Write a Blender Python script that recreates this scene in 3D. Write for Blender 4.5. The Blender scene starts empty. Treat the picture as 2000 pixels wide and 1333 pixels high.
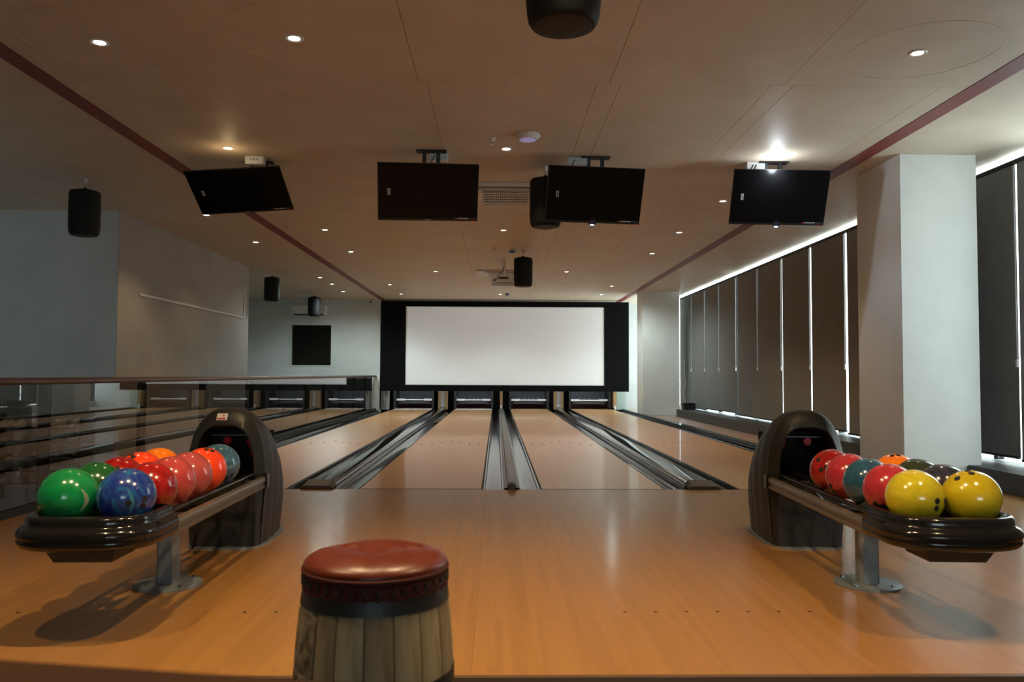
import bpy, bmesh, math, random
from mathutils import Vector, Matrix, Euler
random.seed(7)
PI = math.pi
S = bpy.context.scene
COL = S.collection

# ------------------------------------------------------------------ camera
FPX = 1570.0
psi, th, ro = math.atan(30 / FPX), math.atan(65.5 / FPX), math.radians(0.25)
fwd = Vector((math.sin(psi) * math.cos(th), math.cos(psi) * math.cos(th), math.sin(th)))
r0 = fwd.cross(Vector((0, 0, 1))).normalized()
u0 = r0.cross(fwd)
rgt = (r0 * math.cos(ro) + u0 * math.sin(ro)).normalized()
upv = rgt.cross(fwd)
cd = bpy.data.cameras.new('camera')
cam = bpy.data.objects.new('camera', cd)
COL.objects.link(cam)
M3 = Matrix((rgt, upv, -fwd)).transposed()
cam.matrix_world = Matrix.Translation((0, 0, 1.0)) @ M3.to_4x4()
cd.sensor_width = 36.0
cd.lens = FPX / 2000 * 36
cd.clip_start = 0.05
cd.clip_end = 200
cd.dof.use_dof = True
cd.dof.focus_distance = 9.0
cd.dof.aperture_fstop = 5.0
S.camera = cam

# ------------------------------------------------------------------ world, exposure
W = bpy.data.worlds.new('sky')
S.world = W
W.use_nodes = True
bg = W.node_tree.nodes['Background']
bg.inputs['Color'].default_value = (0.80, 0.95, 1.0, 1)
bg.inputs['Strength'].default_value = 8.0
S.view_settings.view_transform = 'Standard'
S.view_settings.look = 'None'
S.view_settings.gamma = 1.0
S.view_settings.exposure = 0.0
S.view_settings.use_curve_mapping = False
sd = bpy.data.lights.new('sun', 'SUN')
sd.energy = 12.0
sd.angle = math.radians(0.5)
sd.color = (1.0, 0.95, 0.88)
sun = bpy.data.objects.new('sun', sd)
COL.objects.link(sun)
sun.rotation_euler = Vector((0.78, -0.12, -0.62)).to_track_quat('-Z', 'Y').to_euler()   # over the roof, brightens the added facade that lights the blind gaps
LAMP_W = 58.0
WARM = (1.0, 0.71, 0.37)

# ------------------------------------------------------------------ materials
MATS = {}


def mat(name, col, rough=0.5, metal=0.0, spec=0.5, coat=0.0, emit=None, estr=0.0, noise=None, bump=0.0, nscale=8.0):
    if name in MATS:
        return MATS[name]
    m = bpy.data.materials.new(name)
    m.use_nodes = True
    nt = m.node_tree
    b = nt.nodes['Principled BSDF']
    b.inputs['Base Color'].default_value = (*col, 1)
    b.inputs['Roughness'].default_value = rough
    b.inputs['Metallic'].default_value = metal
    b.inputs['Specular IOR Level'].default_value = spec
    b.inputs['Coat Weight'].default_value = coat
    b.inputs['Coat Roughness'].default_value = 0.06
    if emit:
        b.inputs['Emission Color'].default_value = (*emit, 1)
        b.inputs['Emission Strength'].default_value = estr
    if noise or bump:
        tc = nt.nodes.new('ShaderNodeTexCoord')
        n = nt.nodes.new('ShaderNodeTexNoise')
        n.inputs['Scale'].default_value = nscale
        n.inputs['Detail'].default_value = 6
        n.inputs['Roughness'].default_value = 0.6
        nt.links.new(tc.outputs['Object'], n.inputs['Vector'])
        if noise:
            mx = nt.nodes.new('ShaderNodeMix')
            mx.data_type = 'RGBA'
            mx.inputs['A'].default_value = (*col, 1)
            mx.inputs['B'].default_value = (*noise, 1)
            rp = nt.nodes.new('ShaderNodeValToRGB')
            rp.color_ramp.elements[0].position = 0.35
            rp.color_ramp.elements[1].position = 0.68
            nt.links.new(n.outputs['Fac'], rp.inputs['Fac'])
            nt.links.new(rp.outputs['Color'], mx.inputs['Factor'])
            nt.links.new(mx.outputs['Result'], b.inputs['Base Color'])
        if bump:
            bp = nt.nodes.new('ShaderNodeBump')
            bp.inputs['Strength'].default_value = bump
            bp.inputs['Distance'].default_value = 0.01
            nt.links.new(n.outputs['Fac'], bp.inputs['Height'])
            nt.links.new(bp.outputs['Normal'], b.inputs['Normal'])
    MATS[name] = m
    return m


def wood(name, c1, c2, board=0.03, length=1.3, rough=0.3, coat=0.4, axis='Y', grain=0.25, crough=0.12):
    m = bpy.data.materials.new(name)
    m.use_nodes = True
    nt = m.node_tree
    N, L = nt.nodes, nt.links
    b = N['Principled BSDF']
    b.inputs['Roughness'].default_value = rough
    b.inputs['Coat Weight'].default_value = coat
    b.inputs['Coat Roughness'].default_value = crough
    g = N.new('ShaderNodeNewGeometry')
    mp = N.new('ShaderNodeMapping')
    if axis == 'Y':
        mp.inputs['Rotation'].default_value = (0, 0, PI / 2)
    L.new(g.outputs['Position'], mp.inputs['Vector'])
    br = N.new('ShaderNodeTexBrick')
    br.inputs['Scale'].default_value = 1.0
    br.inputs['Brick Width'].default_value = length
    br.inputs['Row Height'].default_value = board
    br.inputs['Mortar Size'].default_value = 0.0
    br.inputs['Color1'].default_value = (0.25, 0.25, 0.25, 1)
    br.inputs['Color2'].default_value = (0.75, 0.75, 0.75, 1)
    br.inputs['Bias'].default_value = 0.0
    br.offset = 0.37
    L.new(mp.outputs['Vector'], br.inputs['Vector'])
    mp2 = N.new('ShaderNodeMapping')
    mp2.inputs['Scale'].default_value = (60, 1.6, 60) if axis == 'Y' else (1.6, 60, 60)
    L.new(g.outputs['Position'], mp2.inputs['Vector'])
    n = N.new('ShaderNodeTexNoise')
    n.inputs['Scale'].default_value = 1.0
    n.inputs['Detail'].default_value = 5
    L.new(mp2.outputs['Vector'], n.inputs['Vector'])
    ad = N.new('ShaderNodeMath')
    ad.operation = 'MULTIPLY_ADD'
    ad.inputs[1].default_value = grain * 2
    L.new(n.outputs['Fac'], ad.inputs[0])
    sb = N.new('ShaderNodeMath')
    sb.operation = 'MULTIPLY_ADD'
    sb.inputs[1].default_value = 0.5
    sb.inputs[2].default_value = 0.25 - grain
    L.new(br.outputs['Color'], sb.inputs[0])
    L.new(sb.outputs[0], ad.inputs[2])
    mx = N.new('ShaderNodeMix')
    mx.data_type = 'RGBA'
    mx.inputs['A'].default_value = (*c1, 1)
    mx.inputs['B'].default_value = (*c2, 1)
    L.new(ad.outputs[0], mx.inputs['Factor'])
    L.new(mx.outputs['Result'], b.inputs['Base Color'])
    MATS[name] = m
    return m


def glass(name, tint, gloss_rough=0.0, ior=1.5, boost=1.0):
    m = bpy.data.materials.new(name)
    m.use_nodes = True
    nt = m.node_tree
    N, L = nt.nodes, nt.links
    N.remove(N['Principled BSDF'])
    out = N['Material Output']
    t = N.new('ShaderNodeBsdfTransparent')
    t.inputs['Color'].default_value = (*tint, 1)
    gl = N.new('ShaderNodeBsdfGlossy')
    gl.inputs['Roughness'].default_value = gloss_rough
    gl.inputs['Color'].default_value = (1, 1, 1, 1)
    fr = N.new('ShaderNodeFresnel')
    fr.inputs['IOR'].default_value = ior
    mul = N.new('ShaderNodeMath')
    mul.operation = 'MULTIPLY'
    mul.use_clamp = True
    mul.inputs[1].default_value = boost
    L.new(fr.outputs['Fac'], mul.inputs[0])
    gm = N.new('ShaderNodeNewGeometry')
    inv = N.new('ShaderNodeMath')
    inv.operation = 'SUBTRACT'
    inv.inputs[0].default_value = 1.0
    L.new(gm.outputs['Backfacing'], inv.inputs[1])
    fm = N.new('ShaderNodeMath')
    fm.operation = 'MULTIPLY'
    L.new(mul.outputs[0], fm.inputs[0])
    L.new(inv.outputs[0], fm.inputs[1])
    mx = N.new('ShaderNodeMixShader')
    L.new(fm.outputs[0], mx.inputs['Fac'])
    L.new(t.outputs[0], mx.inputs[1])
    L.new(gl.outputs[0], mx.inputs[2])
    L.new(mx.outputs[0], out.inputs['Surface'])
    MATS[name] = m
    return m


def swirl(name, c1, c2, c3=None, scale=9.0, dist=2.5, rough=0.16):
    """polished bowling ball with marbled colour"""
    m = bpy.data.materials.new(name)
    m.use_nodes = True
    nt = m.node_tree
    N, L = nt.nodes, nt.links
    b = N['Principled BSDF']
    b.inputs['Roughness'].default_value = rough
    b.inputs['Coat Weight'].default_value = 0.5
    b.inputs['Coat Roughness'].default_value = 0.08
    tc = N.new('ShaderNodeTexCoord')
    n = N.new('ShaderNodeTexNoise')
    n.inputs['Scale'].default_value = scale
    n.inputs['Detail'].default_value = 3
    n.inputs['Distortion'].default_value = dist
    L.new(tc.outputs['Object'], n.inputs['Vector'])
    r = N.new('ShaderNodeValToRGB')
    e = r.color_ramp.elements
    e[0].position = 0.32
    e[0].color = (*c1, 1)
    e[1].position = 0.70
    e[1].color = (*c2, 1)
    if c3:
        k = e.new(0.5)
        k.color = (*c3, 1)
    L.new(n.outputs['Fac'], r.inputs['Fac'])
    L.new(r.outputs['Color'], b.inputs['Base Color'])
    MATS[name] = m
    return m


APPROACH = wood('approach_wood', (0.235, 0.106, 0.025), (0.415, 0.206, 0.062), 0.028, 1.4, 0.36, 0.3, crough=0.16)
LANE = wood('lane_wood', (0.47, 0.25, 0.10), (0.60, 0.335, 0.15), 0.027, 2.2, 0.34, 0.22, crough=0.06)
SIDEWOOD = wood('side_floor_wood', (0.36, 0.24, 0.18), (0.47, 0.33, 0.26), 0.11, 1.5, 0.4, 0.25, crough=0.2)
CEIL = mat('ceiling_plaster', (0.63, 0.525, 0.405), 0.55, noise=(0.69, 0.585, 0.465), nscale=2.2, bump=0.03)
CEILBASE = mat('ceiling_void', (0.20, 0.17, 0.14), 0.9)
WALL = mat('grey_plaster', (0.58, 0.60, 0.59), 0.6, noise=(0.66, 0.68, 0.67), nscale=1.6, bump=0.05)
WALLSHADE = mat('shaded_side_plaster', (0.37, 0.34, 0.30), 0.7, noise=(0.42, 0.385, 0.34), nscale=1.6)  # shaded copy of the wall plaster, weaker daylight put into its colour
COLM = mat('column_plaster', (0.74, 0.75, 0.73), 0.55, noise=(0.80, 0.81, 0.79), nscale=2.5, bump=0.05)
DARKW = mat('dark_wall', (0.05, 0.045, 0.042), 0.8)
RED = mat('red_trim', (0.23, 0.045, 0.04), 0.5)
CARPET = mat('dark_carpet', (0.045, 0.035, 0.028), 0.95, noise=(0.07, 0.055, 0.04), nscale=60, bump=0.3)
PLATFORM = mat('black_platform', (0.035, 0.033, 0.032), 0.5, noise=(0.05, 0.048, 0.046), nscale=14)
BLACKGLOSS = mat('black_gloss_plastic', (0.008, 0.008, 0.009), 0.12, spec=0.4, coat=0.15)
GUTTER = mat('gutter_black', (0.008, 0.008, 0.009), 0.10, spec=0.4)
CAPGREY = mat('divider_grey', (0.09, 0.087, 0.082), 0.3, spec=0.5)
CAPBROWN = mat('cap_brown', (0.055, 0.045, 0.035), 0.5)
HOOD = mat('hood_plastic', (0.026, 0.0255, 0.024), 0.46, spec=0.4, noise=(0.032, 0.031, 0.029), nscale=40, bump=0.05)
HOODF = mat('hood_front_plastic', (0.018, 0.0175, 0.016), 0.40, spec=0.4)
STEEL = mat('grey_steel', (0.20, 0.23, 0.25), 0.42, metal=0.35)
ALU = mat('dull_aluminium', (0.20, 0.17, 0.145), 0.35, metal=0.6)
BLACK = mat('matte_black', (0.012, 0.012, 0.013), 0.6)
DARKRED = mat('pit_cushion_red', (0.055, 0.012, 0.012), 0.8)
CURTAIN = mat('pit_curtain', (0.085, 0.095, 0.115), 0.65)
WHITEP = mat('white_plastic', (0.72, 0.72, 0.70), 0.35)
IVORY = mat('ivory_plastic', (0.66, 0.58, 0.50), 0.4)
SCREENW = mat('screen_fabric', (0.86, 0.86, 0.87), 0.85)
TAN = mat('tan_wood_edge', (0.38, 0.25, 0.12), 0.5)
BLIND = mat('blind_fabric', (0.21, 0.21, 0.21), 0.85, noise=(0.235, 0.235, 0.235), nscale=3)
TVSCREEN = mat('tv_screen', (0.004, 0.004, 0.0045), 0.26, spec=0.14)
TVBODY = mat('tv_body', (0.010, 0.010, 0.010), 0.35)
SPK = mat('speaker_cloth', (0.009, 0.0095, 0.0095), 0.6, spec=0.25, bump=0.1, nscale=150)
CHROME = mat('chrome', (0.6, 0.6, 0.6), 0.2, metal=1.0)
GLASSR = glass('tinted_rail_glass', (0.55, 0.52, 0.49), 0.01, 1.5, 1.3)
GLASSW = glass('clear_window_glass', (0.94, 0.97, 0.97), 0.0, 1.45, 0.8)
GLASSD = glass('dark_window_glass', (0.8, 0.8, 0.76), 0.02, 1.45, 0.8)
HANDRAIL = mat('handrail_wood', (0.075, 0.026, 0.018), 0.35, coat=0.15, noise=(0.11, 0.04, 0.028), nscale=12)
STAVE = mat('barrel_stave', (0.21, 0.155, 0.085), 0.6, noise=(0.33, 0.27, 0.165), nscale=7, bump=0.15)
STAVE2 = mat('barrel_stave_dark', (0.15, 0.10, 0.05), 0.6, noise=(0.26, 0.20, 0.12), nscale=7, bump=0.15)
for sm_ in (STAVE, STAVE2):
    nt_ = sm_.node_tree
    mp_ = nt_.nodes.new('ShaderNodeMapping')
    mp_.inputs['Scale'].default_value = (6, 6, 0.8)
    tc_ = [q for q in nt_.nodes if q.type == 'TEX_COORD'][0]
    nz_ = [q for q in nt_.nodes if q.type == 'TEX_NOISE'][0]
    nt_.links.new(tc_.outputs['Object'], mp_.inputs['Vector'])
    nt_.links.new(mp_.outputs['Vector'], nz_.inputs['Vector'])
HOOP = mat('barrel_hoop', (0.016, 0.019, 0.022), 0.45, metal=0.3)
LEATHER = mat('red_leather', (0.105, 0.015, 0.0045), 0.36, spec=0.5, noise=(0.075, 0.009, 0.003), nscale=9, bump=0.12)
LEATHERD = mat('dark_red_leather', (0.05, 0.010, 0.008), 0.75, spec=0.2)
TABLEW = mat('table_wood', (0.040, 0.014, 0.005), 0.8, spec=0.1, noise=(0.03, 0.011, 0.005), nscale=5)
EXTERIOR = mat('pale_exterior', (0.62, 0.62, 0.60), 0.9)
REDP = mat('red_plastic', (0.55, 0.012, 0.03), 0.3)
BLUEP = mat('blue_plastic', (0.02, 0.03, 0.30), 0.3)
SHOE = mat('pale_shoe_leather', (0.78, 0.72, 0.62), 0.6)
LENS = mat('lamp_lens', (1, 0.95, 0.85), 0.4, emit=(1.0, 0.90, 0.70), estr=14.0)
LENSC = mat('lamp_lens_cool', (1, 1, 1), 0.4, emit=(0.92, 0.97, 1.0), estr=14.0)
LEDW = mat('led_white', (1, 1, 1), 0.4, emit=(0.9, 0.95, 1.0), estr=2.5)
LEDR = mat('led_red', (1, 0, 0), 0.4, emit=(1.0, 0.05, 0.03), estr=0.8)
HOLE = mat('finger_hole', (0.006, 0.005, 0.005), 0.8)
STICKER = mat('paper_sticker', (0.45, 0.45, 0.46), 0.6)
STAMP = mat('stamped_print', (0.035, 0.025, 0.018), 0.7, noise=(0.24, 0.19, 0.12), nscale=32)


# ------------------------------------------------------------------ mesh helpers
class MB:
    def __init__(self):
        self.v, self.f = [], []

    def add(self, vs, fs):
        o = len(self.v)
        self.v += [tuple(p) for p in vs]
        self.f += [tuple(i + o for i in q) for q in fs]
        return self

    def box(self, x0, x1, y0, y1, z0, z1):
        return self.add([(x0, y0, z0), (x1, y0, z0), (x1, y1, z0), (x0, y1, z0), (x0, y0, z1), (x1, y0, z1), (x1, y1, z1), (x0, y1, z1)],
                        [(3, 2, 1, 0), (4, 5, 6, 7), (0, 1, 5, 4), (1, 2, 6, 5), (2, 3, 7, 6), (3, 0, 4, 7)])

    def cbox(self, c, s):
        return self.box(c[0] - s[0] / 2, c[0] + s[0] / 2, c[1] - s[1] / 2, c[1] + s[1] / 2, c[2] - s[2] / 2, c[2] + s[2] / 2)

    def loft(self, rings, closed=True, cap0=False, cap1=False, flip=False):
        n = len(rings[0])
        vs = [p for r in rings for p in r]
        fs = []
        for i in range(len(rings) - 1):
            for j in range(n if closed else n - 1):
                a, b = i * n + j, i * n + (j + 1) % n
                q = (a, b, b + n, a + n)
                fs.append(q[::-1] if flip else q)
        if cap0:
            q = tuple(range(n))
            fs.append(q if flip else q[::-1])
        if cap1:
            q = tuple((len(rings) - 1) * n + k for k in range(n))
            fs.append(q[::-1] if flip else q)
        return self.add(vs, fs)

    def lathe(self, prof, c=(0, 0, 0), n=32, cap0=True, cap1=True, a0=0.0, ax='z'):
        rings = []
        for r, z in prof:
            ring = []
            for k in range(n):
                a = a0 + 2 * PI * k / n
                p = (r * math.cos(a), r * math.sin(a), z)
                if ax == 'y':
                    p = (p[0], p[2], -p[1])
                elif ax == 'x':
                    p = (p[2], p[0], p[1])
                ring.append((c[0] + p[0], c[1] + p[1], c[2] + p[2]))
            rings.append(ring)
        return self.loft(rings, True, cap0, cap1)

    def tube(self, pts, r, n=8):
        pts = [Vector(p) for p in pts]
        rings = []
        for i, p in enumerate(pts):
            t = (pts[min(i + 1, len(pts) - 1)] - pts[max(i - 1, 0)]).normalized()
            a = t.orthogonal().normalized() if i == 0 else (rings_a - t * rings_a.dot(t)).normalized()
            rings_a = a
            b = t.cross(a)
            rings.append([p + a * (r * math.cos(2 * PI * k / n)) + b * (r * math.sin(2 * PI * k / n)) for k in range(n)])
        return self.loft(rings, True, True, True)

    def mesh(self, name, m, smooth=False):
        me = bpy.data.meshes.new(name)
        me.from_pydata(self.v, [], self.f)
        me.materials.append(m)
        if smooth:
            me.polygons.foreach_set('use_smooth', [True] * len(me.polygons))
            me.set_sharp_from_angle(angle=math.radians(38 if smooth is True else smooth))
        me.update()
        return me

    def build(self, name, m, parent=None, smooth=False, bevel=0.0, loc=None, rot=None):
        o = link(name, self.mesh(name, m, smooth), parent, loc, rot)
        if bevel:
            bm = bmesh.new()
            bm.from_mesh(o.data)
            bmesh.ops.bevel(bm, geom=bm.edges[:], offset=bevel, segments=2, affect='EDGES', clamp_overlap=True)
            bm.to_mesh(o.data)
            bm.free()
        return o


def link(name, data, parent=None, loc=None, rot=None):
    o = bpy.data.objects.new(name, data)
    COL.objects.link(o)
    o.parent = parent
    if loc is not None:
        o.location = loc
    if rot is not None:
        o.rotation_euler = rot
    return o


def tag(o, label, cat, group=None):
    o['label'] = label
    o['category'] = cat
    if group:
        o['group'] = group
    return o


def thing(name, label, cat, loc=(0, 0, 0), rz=0.0, group=None):
    o = link(name, None, None, loc, (0, 0, rz))
    o.empty_display_size = 0.1
    return tag(o, label, cat, group)


def struct(o, label=None):
    o['kind'] = 'structure'
    if label:
        o['label'] = label
    return o


def sbox(name, m, *a, label=None, parent=None):
    o = MB().box(*a).build(name, m, parent)
    return o if parent else struct(o, label)


# ------------------------------------------------------------------ the shell
H = 3.09
YF = 22.5           # plane of the far wall and the projection screen
YFOUL = 7.06
XG = -3.36          # glass railing
XW = 4.95           # window plane
ceil = sbox('ceiling', CEILBASE, -9.2, XW, -16.2, 26.2, H + 0.012, H + 0.2, label='beige plaster ceiling in large panels with recessed downlights')


def cpanel(x0, x1, y0, y1):
    g = 0.0016
    MB().box(x0 + g, x1 - g, y0 + g, y1 - g, H, H + 0.012).build('ceiling_panel', CEIL, ceil)


YJ = 5.66
for a, b in ((-3.15, -0.57), (-0.57, 0.80), (0.80, 2.05), (2.05, 3.40)):
    cpanel(a, b, -16, YJ)
for a, b in ((-3.15, -2.99), (-2.99, -0.51), (-0.51, 0.71), (0.71, 0.885), (0.885, 1.97), (1.97, 2.13), (2.13, 3.2), (3.2, 3.40)):
    cpanel(a, b, YJ, 26)
cpanel(-9.2, -3.30, -16, 26)
cpanel(3.56, XW, -16, 26)
struct(MB().box(-3.30, -3.15, -16, YF, H - 0.004, H + 0.012).build('trim_1', RED), 'dark red ceiling stripe above the glass railing')
struct(MB().box(3.40, 3.56, -16, YF + 1.5, H - 0.004, H + 0.012).build('trim_2', RED), 'dark red ceiling stripe on the column side')
for cx, cy, rr in ((-2.52, 5.02, 0.46), (-1.22, 4.93, 0.46), (2.73, 5.05, 0.46), (-3.84, 11.3, 0.17)):
    m = MB()
    for k in range(72):
        a0, a1 = 2 * PI * k / 72, 2 * PI * (k + 1) / 72
        ps = [(cx + q * math.cos(a), cy + q * math.sin(a)) for q, a in ((rr, a0), (rr, a1), (rr + 0.005, a1), (rr + 0.005, a0))]
        m.add([(x, y, H - 0.0015) for x, y in ps] + [(x, y, H) for x, y in ps], [(0, 1, 2, 3), (0, 4, 5, 1), (2, 6, 7, 3)])
    m.build('plaster_ring', CEIL, ceil)

# floors
fl = sbox('floor', DARKW, XG - 0.06, XW, 2.72, YFOUL - 0.01, -3.0, -0.02, label='orange-brown wooden bowling approach floor')
xs = [XG - 0.06, -2.36, -1.20, -0.08, 1.06, 2.24, 3.40, XW]
for a, b in zip(xs, xs[1:]):
    MB().box(a + 0.0004, b - 0.0004, 2.72, YFOUL - 0.012, -0.02, 0.0).build('floor_panel', APPROACH, fl)
dm = MB().lathe([(0.0075, 0.0), (0.0075, 0.0008)], n=12).mesh('marker_dot', HOLE)
for c in (-2.38, -0.655, 0.94, 2.72):
    for k in range(-3, 4):
        link('marker_dot', dm, fl, (c + k * 0.131, 3.43, 0.0))
sbox('floor', CARPET, -9.2, XW, -16.2, 2.70, -0.25, -0.02, label='dark carpeted seating floor in front of the bowling approach')
struct(MB().box(XG - 0.06, XW, 2.695, 2.72, -0.25, 0.0).build('trim_3', mat('step_nosing', (0.10, 0.055, 0.03), 0.5)), 'dark nosing strip along the approach edge')
sbox('floor', DARKW, XG - 0.06, XW, YFOUL - 0.01, 26.2, -3.0, -0.14, label='dark sub floor under the bowling lanes')
sbox('floor', mat('void_floor', (0.04, 0.035, 0.03), 0.5), -9.2, XG - 0.06, -4, 26.2, -3.2, -3.0, label='dark lower storey floor behind the glass railing')
sbox('floor', SIDEWOOD, 3.74, XW, YFOUL - 0.01, 25.0, -0.14, 0.0, label='pinkish wooden side floor strip beside the platform')
struct(MB().box(4.36, XW, -7.9, 19.45, 0.0, 0.18).build('trim_4', PLATFORM, None, bevel=0.012), 'black platform running below the window blinds')

# walls
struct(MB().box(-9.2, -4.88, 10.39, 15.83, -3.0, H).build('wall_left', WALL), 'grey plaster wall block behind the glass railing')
struct(MB().box(-4.88, -4.872, 10.395, 15.83, -3.0, H).build('wall_left_side', WALLSHADE), 'side face of the left wall block with shade in its colour')
sbox('wall_left_outer', WALL, -9.4, -9.2, -4, 26.2, -3.0, H)
# far wall on the left with a window opening
wx0, wx1, wz0, wz1 = -5.743, -4.618, 1.235, 2.357
fw = MB()
fw.box(-9.2, wx0, YF, YF + 0.2, -3.0, H)
fw.box(wx1, -3.25, YF, YF + 0.2, -3.0, H)
fw.box(wx0, wx1, YF, YF + 0.2, -3.0, wz0)
fw.box(wx0, wx1, YF, YF + 0.2, wz1, H)
struct(fw.build('wall_far_left', WALL), 'pale plaster end wall left of the projection screen')
struct(MB().box(-9.2, -3.42, YF - 0.02, YF, -3.0, 0.87).build('added_dark_panel', DARKW), 'added dark panel dimming the lower end wall behind the glass railing')  # panel added so the view through the railing glass stays dark
w1 = struct(link('window_1', None, None, (0, 0, 0)), 'square dark internal window in the pale end wall')
m = MB()
for a in ((wx0 - 0.03, wx1 + 0.03, wz0 - 0.035, wz0), (wx0 - 0.03, wx1 + 0.03, wz1, wz1 + 0.035), (wx0 - 0.03, wx0, wz0, wz1), (wx1, wx1 + 0.03, wz0, wz1)):
    m.box(a[0], a[1], YF - 0.012, YF + 0.01, a[2], a[3])
m.build('window_frame', WALL, w1)
MB().box(wx0, wx1, YF + 0.15, YF + 0.158, wz0, wz1).build('window_pane', GLASSD, w1)
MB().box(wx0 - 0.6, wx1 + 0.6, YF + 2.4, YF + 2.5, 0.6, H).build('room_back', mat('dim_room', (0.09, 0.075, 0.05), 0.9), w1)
sbox('wall_far', DARKW, -9.2, XW + 0.2, 25.6, 25.8, -3.0, H, label='dark wall behind the pin decks')
sbox('wall_far_right', WALL, 3.73, XW + 0.2, 23.6, 23.75, 0, H, label='grey recessed wall between screen and far column')
sbox('added_partition_left', WALL, -9.2, -1.0, -4.2, -4.0, -3, H)  # added unseen partition, keeps back window light off the near left wall
sbox('wall_back_side', WALL, -1.2, -1.0, -16.0, -4.2, -0.25, H)
sbox('wall_back', WALL, -1.2, XW + 0.2, -16.2, -16.0, -0.25, 0.4)
wb = struct(link('window_2', None, None, (0, -16.1, 0)))
for k in range(3):
    x0 = -1.0 + k * 1.98
    MB().box(x0, x0 + 1.92, -0.01, 0.01, 0.4, H).build('window_pane', GLASSW, wb)
    MB().box(x0 + 1.92, x0 + 1.98, -0.05, 0.05, 0.4, H).build('window_mullion', BLACK, wb)
sbox('wall_right', WALL, XW, XW + 0.2, -16.0, 5.95, 0.0, H)
sbox('wall_right', WALL, XW, XW + 0.2, 23.6, 25.6, 0.0, H)
sbox('wall_right', WALL, XW, XW + 0.2, 5.95, 23.6, -0.25, 0.18)
# window band behind the blinds
wr = struct(link('window_3', None, None, (XW, 0, 0)), 'full height glazing behind the black roller blinds')
BY = [5.95, 6.95, 7.32, 8.57, 9.76, 10.97, 12.22, 13.47, 14.72, 16.02, 17.30, 18.48, 19.74, 21.0]
for a, b in zip(BY + [22.3], BY[1:] + [22.3, 23.6]):
    c = (a + b) / 2
    MB().box(0.05, 0.06, a, c - 0.03, 0.18, H).build('window_pane', GLASSW, wr)
    MB().box(0.05, 0.06, c + 0.03, b, 0.18, H).build('window_pane', GLASSW, wr)
    MB().box(0.02, 0.09, c - 0.03, c + 0.03, 0.18, H).build('window_mullion', BLACK, wr)
# outside
sbox('added_facade', EXTERIOR, 12.0, 12.4, -10, 40, -3, 8, label='added unseen pale facade setting the daylight outside the windows')  # unseen facade, added to control how bright the blind gaps get
# columns
struct(MB().box(3.77, 4.50, 7.40, 8.30, 0, H).build('column', COLM, None, bevel=0.006), 'near white plastered square column behind the right ball rack')
struct(MB().box(3.64, 4.56, 19.95, 20.75, 0, H).build('column', COLM, None, bevel=0.006), 'far white plastered square column beside the screen')
# surface conduit on the left wall
m = MB()
m.box(-4.872, -4.855, 11.0, 15.55, 2.055, 2.085)
m.box(-4.872, -4.855, 15.52, 15.55, 2.085, 2.66)
tag(m.build('cable_conduit', WHITEP), 'thin white cable conduit bent upward on the left side wall', 'conduit')

# ------------------------------------------------------------------ lanes
LY1 = 24.2
lanes = [(-2.93, -1.82, 'bowling lane nearest the glass railing'), (-1.19, -0.12, 'bowling lane left of the thin centre divider'),
         (0.395, 1.485, 'bowling lane right of the thin centre divider'), (2.14, 3.36, 'bowling lane nearest the window platform')]
arrow = MB().add([(-0.016, -0.05, 0), (0.016, -0.05, 0), (0, 0.06, 0), (-0.016, -0.05, 0.0012), (0.016, -0.05, 0.0012), (0, 0.06, 0.0012)],
                 [(2, 1, 0), (3, 4, 5), (0, 1, 4, 3), (1, 2, 5, 4), (2, 0, 3, 5)]).mesh('lane_arrow', HOLE)
for i, (a, b, lab) in enumerate(lanes):
    t = thing('bowling_lane', 'glossy orange maple ' + lab, 'lane', ((a + b) / 2, YFOUL, 0), group='bowling lanes')
    w = (b - a) / 2
    MB().box(-w, w, 0, LY1 - YFOUL, -0.14, 0).build('lane_bed', LANE, t)
    for s in (-1, 1):
        MB().box(s * w - 0.008, s * w + 0.008, 0, LY1 - YFOUL, -0.14, 0.001).build('edge_strip', BLACK, t)
    for k in range(-3, 4):
        link('lane_arrow', arrow, t, (k * 0.137 * w / 0.54, 4.95 - 0.165 * abs(k), 0))
    MB().box(-w, w, 0.0, 0.012, -0.01, 0.0012).build('foul_line', mat('foul_line_dark', (0.12, 0.06, 0.03), 0.5), t)
    if i < 2:
        pd = MB().box(-w + 0.02, w - 0.02, LY1 - YFOUL - 1.35, LY1 - YFOUL - 0.25, 0, 0.003).build('pin_deck', WHITEP, t)
        for k in range(4):
            link('pin_spot', dm, pd, ((k - 1.5) * 0.26, LY1 - YFOUL - 0.80 + 0.25 * (k % 2), 0.003)).scale = (5, 5, 1)
    else:
        MB().box(-w + 0.02, w - 0.02, LY1 - YFOUL - 0.75, LY1 - YFOUL - 0.02, 0, 0.003).build('pin_deck', mat('pin_deck_dark', (0.16, 0.12, 0.09), 0.3), t)


def gutter_profile(x0, x1, d=0.05):
    """concave trough between x0 and x1"""
    c, r = (x0 + x1) / 2, (x1 - x0) / 2
    pr = [(x0, -0.004)]
    for k in range(13):
        a = PI * k / 12
        pr.append((c - r * 0.95 * math.copysign(abs(math.cos(a)) ** 0.8, math.cos(a)), -0.006 - d * math.sin(a) ** 0.45))
    pr.append((x1, -0.004))
    return pr


def strip(pr, y0, y1, n=1):
    m = MB()
    return m.loft([[(x, y0 + (y1 - y0) * k / n, z) for x, z in pr] for k in range(n + 1)], closed=False, flip=True)


GY1 = 23.0


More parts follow.
